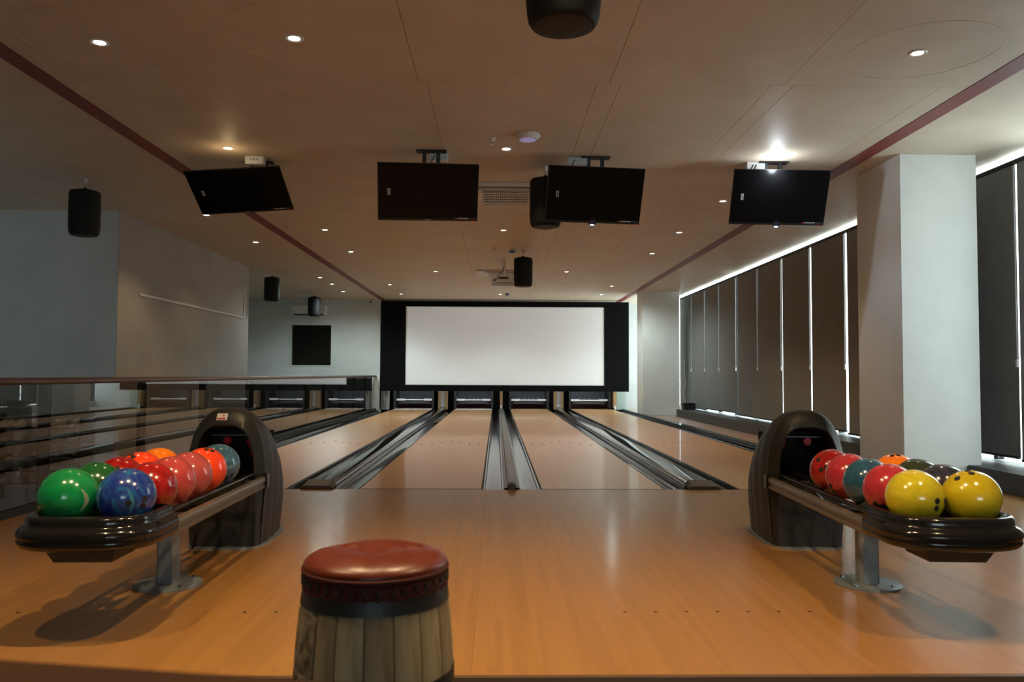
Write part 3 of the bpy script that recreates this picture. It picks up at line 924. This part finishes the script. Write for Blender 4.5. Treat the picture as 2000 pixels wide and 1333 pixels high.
def ball_mark(o, material, lon0, lon1, lat0, lat1, wob=0.0):
    """thin printed crescent on a ball, given in world-facing angles, moved into the ball's frame"""
    vs, fs = [], []
    R = Euler(o.rotation_euler).to_matrix().inverted()
    n = 14
    for k in range(n + 1):
        u = k / n
        la = lat0 + (lat1 - lat0) * u
        wd = (lon1 - lon0) * (0.25 + 0.75 * math.sin(PI * u))
        lc = lon0 + wob * math.sin(PI * u)
        for lo in (lc, lc + wd):
            p = Vector((math.cos(la) * math.sin(lo), -math.cos(la) * math.cos(lo), math.sin(la))) * (BR + 0.0006)
            vs.append(R @ p)
    for k in range(n):
        fs.append((2 * k, 2 * k + 1, 2 * k + 3, 2 * k + 2))
    MB().add(vs, fs).build('printed_mark', material, o, smooth=True)


PALE = mat('ball_print_pale', (0.20, 0.24, 0.18), 0.4)
ball_mark(gb, PALE, 0.88, 1.04, -0.45, 0.35, 0.12)
ball_mark(gb2, PALE, -0.25, -0.05, -0.6, 0.2, 0.08)
LB = mat('ball_print_light_blue', (0.04, 0.16, 0.27), 0.25)
ball_mark(b0, LB, -0.62, -0.50, -0.7, 0.5, -0.1)
ball_mark(b0, LB, 0.42, 0.56, -0.7, 0.45, 0.12)

# ------------------------------------------------------------------ barrel stool
t = thing('barrel_stool', 'old wooden barrel stool with a buttoned red leather seat', 'stool', (-0.312, 2.13, -0.02))
RZ = [(0.162, 0.0), (0.182, 0.09), (0.197, 0.17), (0.204, 0.24), (0.202, 0.31), (0.193, 0.41), (0.180, 0.495)]
NS = 17
rings = []
da = 2 * PI / NS
for r, z in RZ:
    ring = []
    for k in range(5):
        a = -da / 2 + 0.006 + (da - 0.012) * k / 4
        rr = r - (0.003 if k in (0, 4) else 0)
        ring.append((rr * math.cos(a), rr * math.sin(a), z))
    for k in range(4, -1, -1):
        a = -da / 2 + 0.006 + (da - 0.012) * k / 4
        ring.append(((r - 0.02) * math.cos(a), (r - 0.02) * math.sin(a), z))
    rings.append(ring)
sm = MB().loft(rings, True, True, True, flip=False)
s1, s2 = sm.mesh('stave', STAVE, True), sm.mesh('stave', STAVE2, True)
for k in range(NS):
    o = link('stave', s2 if k % 5 in (1, 3) else s1, t, None, (0, 0, da * k + 0.1))


def rad(z):
    for (r0_, z0_), (r1_, z1_) in zip(RZ, RZ[1:]):
        if z0_ <= z <= z1_:
            return r0_ + (r1_ - r0_) * (z - z0_) / (z1_ - z0_)
    return RZ[-1][0]


MB().lathe([(0.165, 0.02), (0.165, 0.48)], n=32).build('barrel_core', DARKW, t)
for za, zb in ((0.0, 0.035), (0.10, 0.135), (0.232, 0.268), (0.440, 0.500)):
    MB().lathe([(rad(za) - 0.005, za), (rad(za) + 0.003, za), (rad(zb) + 0.003, zb), (rad(zb) - 0.005, zb)], n=48, cap0=False, cap1=False).build('hoop', HOOP, t, smooth=True)
# cushion with button dimples
btn = [(-0.01, 0.0), (-0.075, 0.075), (0.085, 0.06), (0.0, -0.105), (0.0, 0.12)]
vs, fs = [], []
NA, NR = 64, 18
prof = []
for j in range(NR + 1):
    u = j / NR
    prof.append((0.183 * math.sin(u * PI / 2) ** 0.9, u))
vs.append((0, 0, 0))
for j in range(1, NR + 1):
    u = j / NR
    for k in range(NA):
        a = 2 * PI * k / NA
        r = 0.186 * min(1.0, math.sin(u * PI / 2) ** 0.85)
        x, y = r * math.cos(a), r * math.sin(a)
        z = 0.530 + 0.036 * max(0.0, 1 - (r / 0.186) ** 5) ** 0.6
        for i_, (bx, by_) in enumerate(btn[:3]):
            d = math.hypot(x - bx, y - by_)
            z -= 0.016 * math.exp(-(d / 0.018) ** 2) + 0.012 * math.exp(-(d / 0.05) ** 2)
        if y < 0:
            z -= 0.004 * math.exp(-((x - 0.012) / 0.006) ** 2) * min(1, -y / 0.05)
        vs.append((x, y, z))
vs[0] = (0, 0, 0.530 + 0.036)
for k in range(NA):
    a = 2 * PI * k / NA
    vs.append((0.184 * math.cos(a), 0.184 * math.sin(a), 0.515))
for k in range(NA):
    a = 2 * PI * k / NA
    vs.append((0.182 * math.cos(a), 0.182 * math.sin(a), 0.495))
for k in range(NA):
    fs.append((0, 1 + k, 1 + (k + 1) % NA))
for j in range(NR + 1):
    for k in range(NA):
        p, q = 1 + j * NA + k, 1 + j * NA + (k + 1) % NA
        fs.append((p, p + NA, q + NA, q))
cu = MB().add(vs, fs).build('cushion', LEATHER, t, smooth=60)
for bx, by_ in btn[:3]:
    bz_ = 0.530 + 0.036 * (1 - (math.hypot(bx, by_) / 0.186) ** 5) ** 0.6 - 0.02
    MB().lathe([(0.009, 0), (0.0085, 0.004), (0.004, 0.0065)], c=(bx, by_, bz_), n=14).build('button', LEATHER, cu, smooth=True)
# scalloped skirt with crossed lacing
sk = []
NK = 144
for k in range(NK):
    a = 2 * PI * k / NK
    sk.append((a, 0.472 + 0.006 * abs(math.sin(a * 18))))
MB().loft([[(0.1845 * math.cos(a), 0.1845 * math.sin(a), 0.517) for a, z in sk], [(0.1875 * math.cos(a), 0.1875 * math.sin(a), z) for a, z in sk], [(0.183 * math.cos(a), 0.183 * math.sin(a), z) for a, z in sk]], True, flip=True).build('skirt', LEATHERD, t, smooth=True)
MB().lathe([(0.185, 0.512), (0.190, 0.517), (0.190, 0.522), (0.185, 0.527)], n=48, cap0=False, cap1=False).build('piping', LEATHERD, t, smooth=True)
lace = MB()
for s in (-1, 1):
    lace.tube([(0.0, -0.008 * s, -0.010), (0.0, 0.008 * s, 0.010)], 0.0022, 5)
lm = lace.mesh('lacing_cross', BLACK)
for k in range(36):
    a = 2 * PI * k / 36
    link('lacing_cross', lm, t, (0.1875 * math.cos(a), 0.1875 * math.sin(a), 0.496), (0, 0, a))
# stamped print on the left flank
vs, fs = [], []
for j in range(13):
    z = 0.285 + 0.145 * j / 12
    for k in range(7):
        a = PI * 1.055 + 0.72 * k / 6
        vs.append(((rad(z) + 0.0016) * math.cos(a), (rad(z) + 0.0016) * math.sin(a), z))
for j in range(12):
    for k in range(6):
        p = j * 7 + k
        fs.append((p, p + 1, p + 8, p + 7))
MB().add(vs, fs).build('stamped_print', STAMP, t, smooth=True)

# ------------------------------------------------------------------ foreground table
d = Vector((0.321, -0.057, 0)).normalized()
t = thing('side_table', 'dark brown wooden table top edge in the near left foreground', 'table', (-0.271, 0.694, -0.02), math.atan2(d.y, d.x))
MB().box(-0.75, 0.45, -0.62, 0.0, 0.735, 0.77).build('table_top', TABLEW, t, bevel=0.004)
for x in (-0.68, 0.38):
    for y in (-0.56, -0.07):
        MB().box(x - 0.025, x + 0.025, y - 0.025, y + 0.025, 0.0, 0.735).build('leg', TABLEW, t)

# ------------------------------------------------------------------ televisions
def tv(c, ang, label, mx, box, led, cables, by=0.08):
    W_, H_ = 0.93, 0.535
    t = thing('television', label, 'television', (mx, c[1] + 0.06, H), 0, 'ceiling televisions above the foul line')
    off = Vector(c) - Vector(t.location)
    e = (Matrix.Rotation(ang[0], 3, 'Z') @ Matrix.Rotation(ang[1], 3, 'X') @ Matrix.Rotation(ang[2], 3, 'Y')).to_euler()
    m = MB()
    m.box(-W_ / 2, W_ / 2, 0.0, 0.018, -H_ / 2, H_ / 2)
    m.loft([[(-W_ * 0.42, 0.018, -H_ * 0.42), (W_ * 0.42, 0.018, -H_ * 0.42), (W_ * 0.42, 0.018, H_ * 0.30), (-W_ * 0.42, 0.018, H_ * 0.30)],
            [(-W_ * 0.36, 0.055, -H_ * 0.38), (W_ * 0.36, 0.055, -H_ * 0.38), (W_ * 0.36, 0.055, H_ * 0.22), (-W_ * 0.36, 0.055, H_ * 0.22)]], True, False, True, flip=True)
    dsp = m.build('display', TVBODY, t, loc=off, rot=e)
    MB().box(-W_ / 2 + 0.006, W_ / 2 - 0.006, -0.0015, 0.0, -H_ / 2 + 0.02, H_ / 2 - 0.006).build('screen', TVSCREEN, dsp)
    MB().box(-0.376, -0.350, -0.003, -0.0015, -0.028, 0.032).build('energy_label', STICKER, dsp)
    MB().box(-0.366, -0.360, -0.0034, -0.003, -0.02, 0.024).build('label_line', BLACK, dsp)
    MB().box(0.248, 0.272, -0.003, -0.0015, -0.2455, -0.2375).build('red_strip', REDP, dsp)
    MB().box(0.275, 0.38, -0.003, -0.0015, -0.2455, -0.2355).build('feature_strip', STICKER, dsp)
    for k in range(4):
        MB().box(0.393 + k * 0.016, 0.402 + k * 0.016, -0.003, -0.0015, -0.244, -0.237).build('feature_icon', mat('icon_grey', (0.2, 0.2, 0.2), 0.5), dsp)
    MB().box(-0.028, 0.022, -0.002, 0.0, -0.262, -0.254).build('brand_badge', mat('badge_grey', (0.35, 0.34, 0.33), 0.4), dsp)
    MB().box(0.415, 0.432, 0.002, 0.012, -0.274, -0.2675).build('power_light', LEDR, dsp)
    if led:
        se = MB().lathe([(0.036, -0.002), (0.036, 0.016)], c=(0, 0, -0.262), n=20, ax='y').build('sensor_pod', mat('navy_plastic', (0.012, 0.015, 0.05), 0.3), dsp, smooth=True)
        MB().box(-0.018, 0.018, -0.005, -0.002, -0.290, -0.279).build('sensor_light', LEDW, se)
    # mount
    z1 = off.z + 0.11
    MB().box(-0.14, 0.14, -0.05, 0.05, -0.012, 0.0).build('ceiling_plate', BLACK, t)
    for x in (-0.065, 0.065):
        MB().box(x - 0.018, x + 0.018, -0.012, 0.012, z1, -0.008).build('mount_leg', mat('mount_black', (0.02, 0.021, 0.023), 0.4), t)
    MB().box(-0.1, 0.1, -0.03, -0.008, z1 - 0.01, z1 + 0.05).build('mount_head', BLACK, t)
    MB().box(box - 0.09, box + 0.09, by - 0.04, by + 0.04, -0.075, 0.0).build('socket_box', WHITEP, t, bevel=0.004)
    for k in range(cables):
        q = box + 0.03 * k - 0.03
        MB().tube([(q, by - 0.045, -0.03), (q - 0.03, (by - 0.05) * 0.6, -0.09), (q - 0.02 - 0.01 * k, 0.0, -0.16), (q - 0.01, -0.01, -0.25)], 0.005, 6).build('cable', BLACK, t, smooth=True)


D2 = math.radians
tv((-2.528, 7.874, 2.787), (D2(0.6), D2(51.6), D2(-4.9)), 'black television tilted steeply face down, nearest the railing side', -2.36, 0.02, False, 3, -0.20)
tv((-0.640, 7.405, 2.686), (D2(9.1), D2(23.8), D2(-1.5)), 'black television left of the ceiling cassette air conditioner', -0.62, 0.06, False, 1)
tv((0.928, 7.574, 2.709), (D2(6.4), D2(23.2), D2(0.3)), 'black television half covering a hanging black speaker', 0.94, -0.17, True, 1, 0.02)
tv((2.738, 7.689, 2.729), (D2(-0.7), D2(21.3), D2(0.6)), 'black television below the glaring white lamp, nearest the columns', 2.70, -0.17, True, 2, 0.03)

# ------------------------------------------------------------------ pendant speakers
def speaker(x, y, label, zt=-0.13, sc=1.0):
    t = thing('pendant_speaker', label, 'speaker', (x, y, H), 0, 'black pendant speakers')
    R_, h = 0.157 * sc, 0.485 * sc
    b = zt - h
    pr = [(0.02, b), (R_ * 0.80, b), (R_ * 0.86, b + 0.004), (R_ * 0.93, b + 0.02), (R_ * 0.97, b + 0.05), (R_, b + 0.10), (R_, zt - 0.05), (R_ * 0.985, zt - 0.025), (R_ * 0.93, zt - 0.008), (R_ * 0.6, zt + 0.006), (0.035, zt + 0.018)]
    bd = MB().lathe(pr, n=40).build('body', SPK, t, smooth=50)
    MB().lathe([(R_ * 0.3, b - 0.001), (R_ * 0.72, b - 0.003), (R_ * 0.78, b - 0.001)], n=32, cap0=True, cap1=False).build('bottom_grille', BLACK, bd, smooth=True)
    MB().lathe([(0.022, zt + 0.016), (0.018, zt + 0.035)], n=12).build('hanging_boss', BLACK, bd)
    MB().tube([(0, 0, zt + 0.03), (0.004, 0, zt + 0.07), (0, 0, 0.0)], 0.004, 6).build('suspension_wire', CHROME, t)
    MB().tube([(0, 0, -0.06), (-0.02, 0.0, -0.075), (0.012, 0, -0.10), (0.02, 0, zt + 0.03)], 0.004, 6).build('signal_cable', WHITEP, t)
    MB().lathe([(0.022, 0.0), (0.022, -0.012), (0.012, -0.05)], n=14).build('ceiling_hook', WHITEP, t)


speaker(0.272, 3.30, 'large black hanging speaker cut off by the top of the picture', -0.15)
speaker(-4.45, 8.69, 'black hanging speaker in front of the grey wall on the railing side')
speaker(0.48, 7.98, 'black hanging speaker partly hidden behind a television')
speaker(0.44, 13.43, 'black hanging speaker beside the ceiling projector')
speaker(-4.59, 16.44, 'black hanging speaker at the end of the left side wall')
speaker(-4.68, 20.64, 'black hanging speaker in front of the wall air conditioner')

# ------------------------------------------------------------------ cassette air conditioners
def cassette(x, y, label):
    t = thing('cassette_air_conditioner', label, 'air conditioner', (x, y, H), 0, 'ceiling cassette air conditioners')
    MB().box(-0.52, 0.52, -0.48, 0.48, -0.028, 0.0).build('panel', IVORY, t, bevel=0.008)
    gr = MB().box(-0.26, 0.26, -0.14, 0.38, -0.036, -0.026).build('intake_recess', mat('intake_dark', (0.05, 0.035, 0.025), 0.8), t)
    for k in range(5):
        yy = -0.14 + 0.13 * k
        MB().box(-0.27, 0.27, yy - 0.018, yy + 0.018, -0.044, -0.034).build('grille_bar', IVORY, gr)
    for k in range(21):
        xx = -0.25 + 0.025 * k
        MB().box(xx - 0.004, xx + 0.004, -0.14, 0.38, -0.041, -0.034).build('grille_rib', IVORY, gr)
    MB().box(-0.34, 0.34, -0.40, -0.31, -0.034, -0.026).build('air_slot', mat('slot_dark', (0.10, 0.09, 0.085), 0.6), t)
    MB().loft([[(-0.30, yy, z), (0.30, yy, z), (0.30, yy, z + 0.008), (-0.30, yy, z + 0.008)] for yy, z in ((-0.37, -0.040), (-0.31, -0.052), (-0.29, -0.050))], True, True, True, flip=True).build('front_flap', mat('flap_grey', (0.40, 0.42, 0.42), 0.4), t)
    out = []
    for k in range(20):
        a = PI * k / 19
        out.append((0.24 * math.cos(a), 0.44 + 0.08 * math.sin(a) ** 0.5 + 0.02))
    MB().loft([[(px, py, z) for px, py in out] for z in (-0.05, -0.02)], True, True, True).build('rear_flap', IVORY, t)


cassette(0.10, 9.15, 'square ivory ceiling cassette air conditioner between the middle televisions')
cassette(0.10, 16.45, 'square ivory ceiling cassette air conditioner behind the projector')

# wall air conditioner
t = thing('wall_air_conditioner', 'white split air conditioner on the pale end wall above the dark window', 'air conditioner', (-5.22, YF, 2.62))
bd = MB().loft([[(x, y, z) for y, z in ((0, 0.0), (-0.16, 0.0), (-0.21, 0.05), (-0.215, 0.24), (-0.19, 0.285), (0, 0.285))] for x in (-0.47, 0.47)], True, True, True).build('casing', WHITEP, t)
MB().box(-0.40, 0.40, -0.205, -0.12, -0.004, 0.03).build('outlet', BLACK, t)
MB().box(-0.41, 0.41, -0.222, -0.21, 0.03, 0.045).build('louver', WHITEP, t)
# cctv
t = thing('security_camera', 'tiny white security camera under the ceiling left of the screen', 'security camera', (-3.47, YF - 0.01, 3.0))
MB().box(-0.02, 0.02, -0.05, 0.01, 0.02, 0.06).build('bracket', WHITEP, t)
cb = MB().lathe([(0.03, 0.0), (0.03, 0.12)], c=(-0.02, -0.16, 0.0), n=16, ax='y').build('housing', WHITEP, t, smooth=True)
MB().lathe([(0.028, 0.0), (0.028, 0.01)], c=(-0.02, -0.17, 0.0), n=16, ax='y').build('lens_cap', BLACK, cb)

# ------------------------------------------------------------------ projector
t = thing('ceiling_projector', 'white projector hung on a short ceiling pole before the screen', 'projector', (0.12, 14.75, H))
MB().lathe([(0.06, 0.0), (0.06, -0.012), (0.022, -0.02), (0.022, -0.30)], n=18).build('pole', WHITEP, t, smooth=True)
MB().box(-0.09, 0.09, -0.06, 0.06, -0.335, -0.30).build('mount_plate', BLACK, t)
bdy = MB().box(-0.22, 0.22, -0.16, 0.18, -0.475, -0.34).build('body', WHITEP, t, bevel=0.012)
MB().box(-0.21, 0.21, -0.162, -0.158, -0.350, -0.344).build('seam', BLACK, bdy)
for k in range(9):
    MB().box(-0.12 + 0.032 * k, -0.10 + 0.032 * k, -0.163, -0.158, -0.43, -0.415).build('port', BLACK, bdy)
MB().box(-0.17, -0.14, -0.163, -0.158, -0.385, -0.36).build('ir_window', BLACK, bdy)
MB().lathe([(0.045, 0.0), (0.045, 0.05), (0.035, 0.05)], c=(0.05, 0.175, -0.40), n=20, ax='y').build('lens_barrel', BLACK, bdy, smooth=True)
MB().tube([(0.02, -0.02, 0.0), (0.03, -0.03, -0.10), (-0.03, -0.06, -0.20), (-0.10, -0.12, -0.30), (-0.14, -0.17, -0.36)], 0.006, 6).build('cable', BLACK, t, smooth=True)

ld = bpy.data.lights.new('added_screen_beam', 'SPOT')  # beam added to brighten the screen where daylight is too weak
ld.energy = 480.0
ld.color = (0.88, 0.94, 1.0)
ld.spot_size = math.radians(58)
ld.spot_blend = 0.05
ld.shadow_soft_size = 0.01
ld.use_nodes = True
nt = ld.node_tree
em = nt.nodes['Emission']
tcn = nt.nodes.new('ShaderNodeTexCoord')
sp = nt.nodes.new('ShaderNodeSeparateXYZ')
nt.links.new(tcn.outputs['Normal'], sp.inputs[0])


def mnode(op, a, b):
    n_ = nt.nodes.new('ShaderNodeMath')
    n_.operation = op
    for i_, q in enumerate((a, b)):
        if isinstance(q, (int, float)):
            n_.inputs[i_].default_value = q
        elif q is not None:
            nt.links.new(q, n_.inputs[i_])
    return n_.outputs[0]


az = mnode('ABSOLUTE', sp.outputs['Z'], None)
gx, gy = mnode('DIVIDE', sp.outputs['X'], az), mnode('DIVIDE', sp.outputs['Y'], az)
gate = mnode('MULTIPLY', mnode('MULTIPLY', mnode('GREATER_THAN', gx, -0.357), mnode('LESS_THAN', gx, 0.375)), mnode('MULTIPLY', mnode('GREATER_THAN', gy, -0.262), mnode('LESS_THAN', gy, 0.026)))
nt.links.new(gate, em.inputs['Strength'])
link('beam', ld, t, (0.05, 0.23, -0.40), (PI / 2, 0, 0))

# ------------------------------------------------------------------ small ceiling devices
t = thing('ceiling_access_point', 'white faceted ceiling access point in front of the television mounts', 'access point', (0.26, 6.92, H))
MB().lathe([(0.11, 0.0), (0.115, -0.015), (0.085, -0.045), (0.0, -0.05)], n=12, cap1=False).build('housing', WHITEP, t)
MB().lathe([(0.07, -0.048), (0.06, -0.053), (0.03, -0.054)], n=24).build('light_ring', mat('violet_glow', (0.6, 0.55, 0.8), 0.4, emit=(0.5, 0.45, 1.0), estr=0.25), t, smooth=True)


def sprinkler(x, y, label):
    t = thing('sprinkler_head', label, 'sprinkler', (x, y, H), 0, 'ceiling sprinkler heads')
    MB().lathe([(0.034, 0.0), (0.034, -0.006), (0.022, -0.012), (0.022, -0.03)], n=18).build('escutcheon', WHITEP, t, smooth=True)
    MB().lathe([(0.007, -0.03), (0.007, -0.05), (0.018, -0.054), (0.018, -0.058)], n=14).build('deflector', CHROME, t, smooth=True)


sprinkler(-0.05, 7.03, 'small chrome sprinkler head left of the white access point')
sprinkler(-0.05, 13.23, 'small pale sprinkler head left of the nearer blue sensor')
sprinkler(-0.05, 20.6, 'small pale sprinkler head close to the screen')


def sensor(x, y, label):
    t = thing('smoke_sensor', label, 'sensor', (x, y, H), 0, 'blue capped ceiling sensors')
    MB().lathe([(0.055, 0.0), (0.055, -0.022), (0.05, -0.026)], n=24).build('base', WHITEP, t, smooth=True)
    MB().lathe([(0.052, -0.026), (0.05, -0.045), (0.03, -0.06), (0.01, -0.062)], n=24).build('blue_cover', BLUEP, t, smooth=True)


sensor(0.25, 13.33, 'ceiling sensor with a blue cover above the projector')
sensor(0.27, 20.59, 'ceiling sensor with a blue cover close to the screen')

# ------------------------------------------------------------------ shoe rack behind the railing
t = thing('shoe_rack', 'dark shoe rack against the grey wall seen through the glass railing', 'rack', (-5.55, 9.95, -0.46))
LV = [0.78, 0.62, 0.44, 0.27, 0.12]
MB().box(-0.56, -0.54, -0.15, 0.2, -0.1, 0.95).build('side_panel', DARKW, t)
MB().box(0.54, 0.56, -0.15, 0.2, -0.1, 0.95).build('side_panel', DARKW, t)
for z in LV:
    MB().box(-0.54, 0.54, -0.15, 0.2, z, z + 0.012).build('shelf', mat('shelf_brown', (0.035, 0.026, 0.02), 0.7), t)
sh = MB()
rg = []
for k, (y, w, h0, h1) in enumerate(((-0.09, 0.012, 0.004, 0.03), (-0.075, 0.026, 0.0, 0.04), (-0.03, 0.030, 0.0, 0.05), (0.02, 0.025, 0.0, 0.075), (0.07, 0.026, 0.0, 0.095), (0.10, 0.018, 0.0, 0.095))):
    rg.append([(-w, y, h0), (w, y, h0), (w, y, h0 + 0.02), (w * 0.55, y, h1), (-w * 0.55, y, h1), (-w, y, h0 + 0.02)])
sh.loft(rg, True, True, True, flip=True)
shm = sh.mesh('bowling_shoe', SHOE, 60)
rown = ['top', 'second', 'third', 'fourth', 'lowest']
for i, z in enumerate(LV):
    k = 0
    for p in range(5):
        for s in range(2):
            x = -0.47 + p * 0.215 + s * 0.075
            if (i * 7 + p * 3 + s) % 11 == 4:
                continue
            o = link('bowling_shoe', shm, None, (-5.55 + x, 9.93, -0.46 + z + 0.0125))
            tag(o, 'pale shoe, %s from left on the %s rack shelf behind the railing' % (ORD[k], rown[i]), 'shoe', 'bowling shoes on the rack')
            k += 1
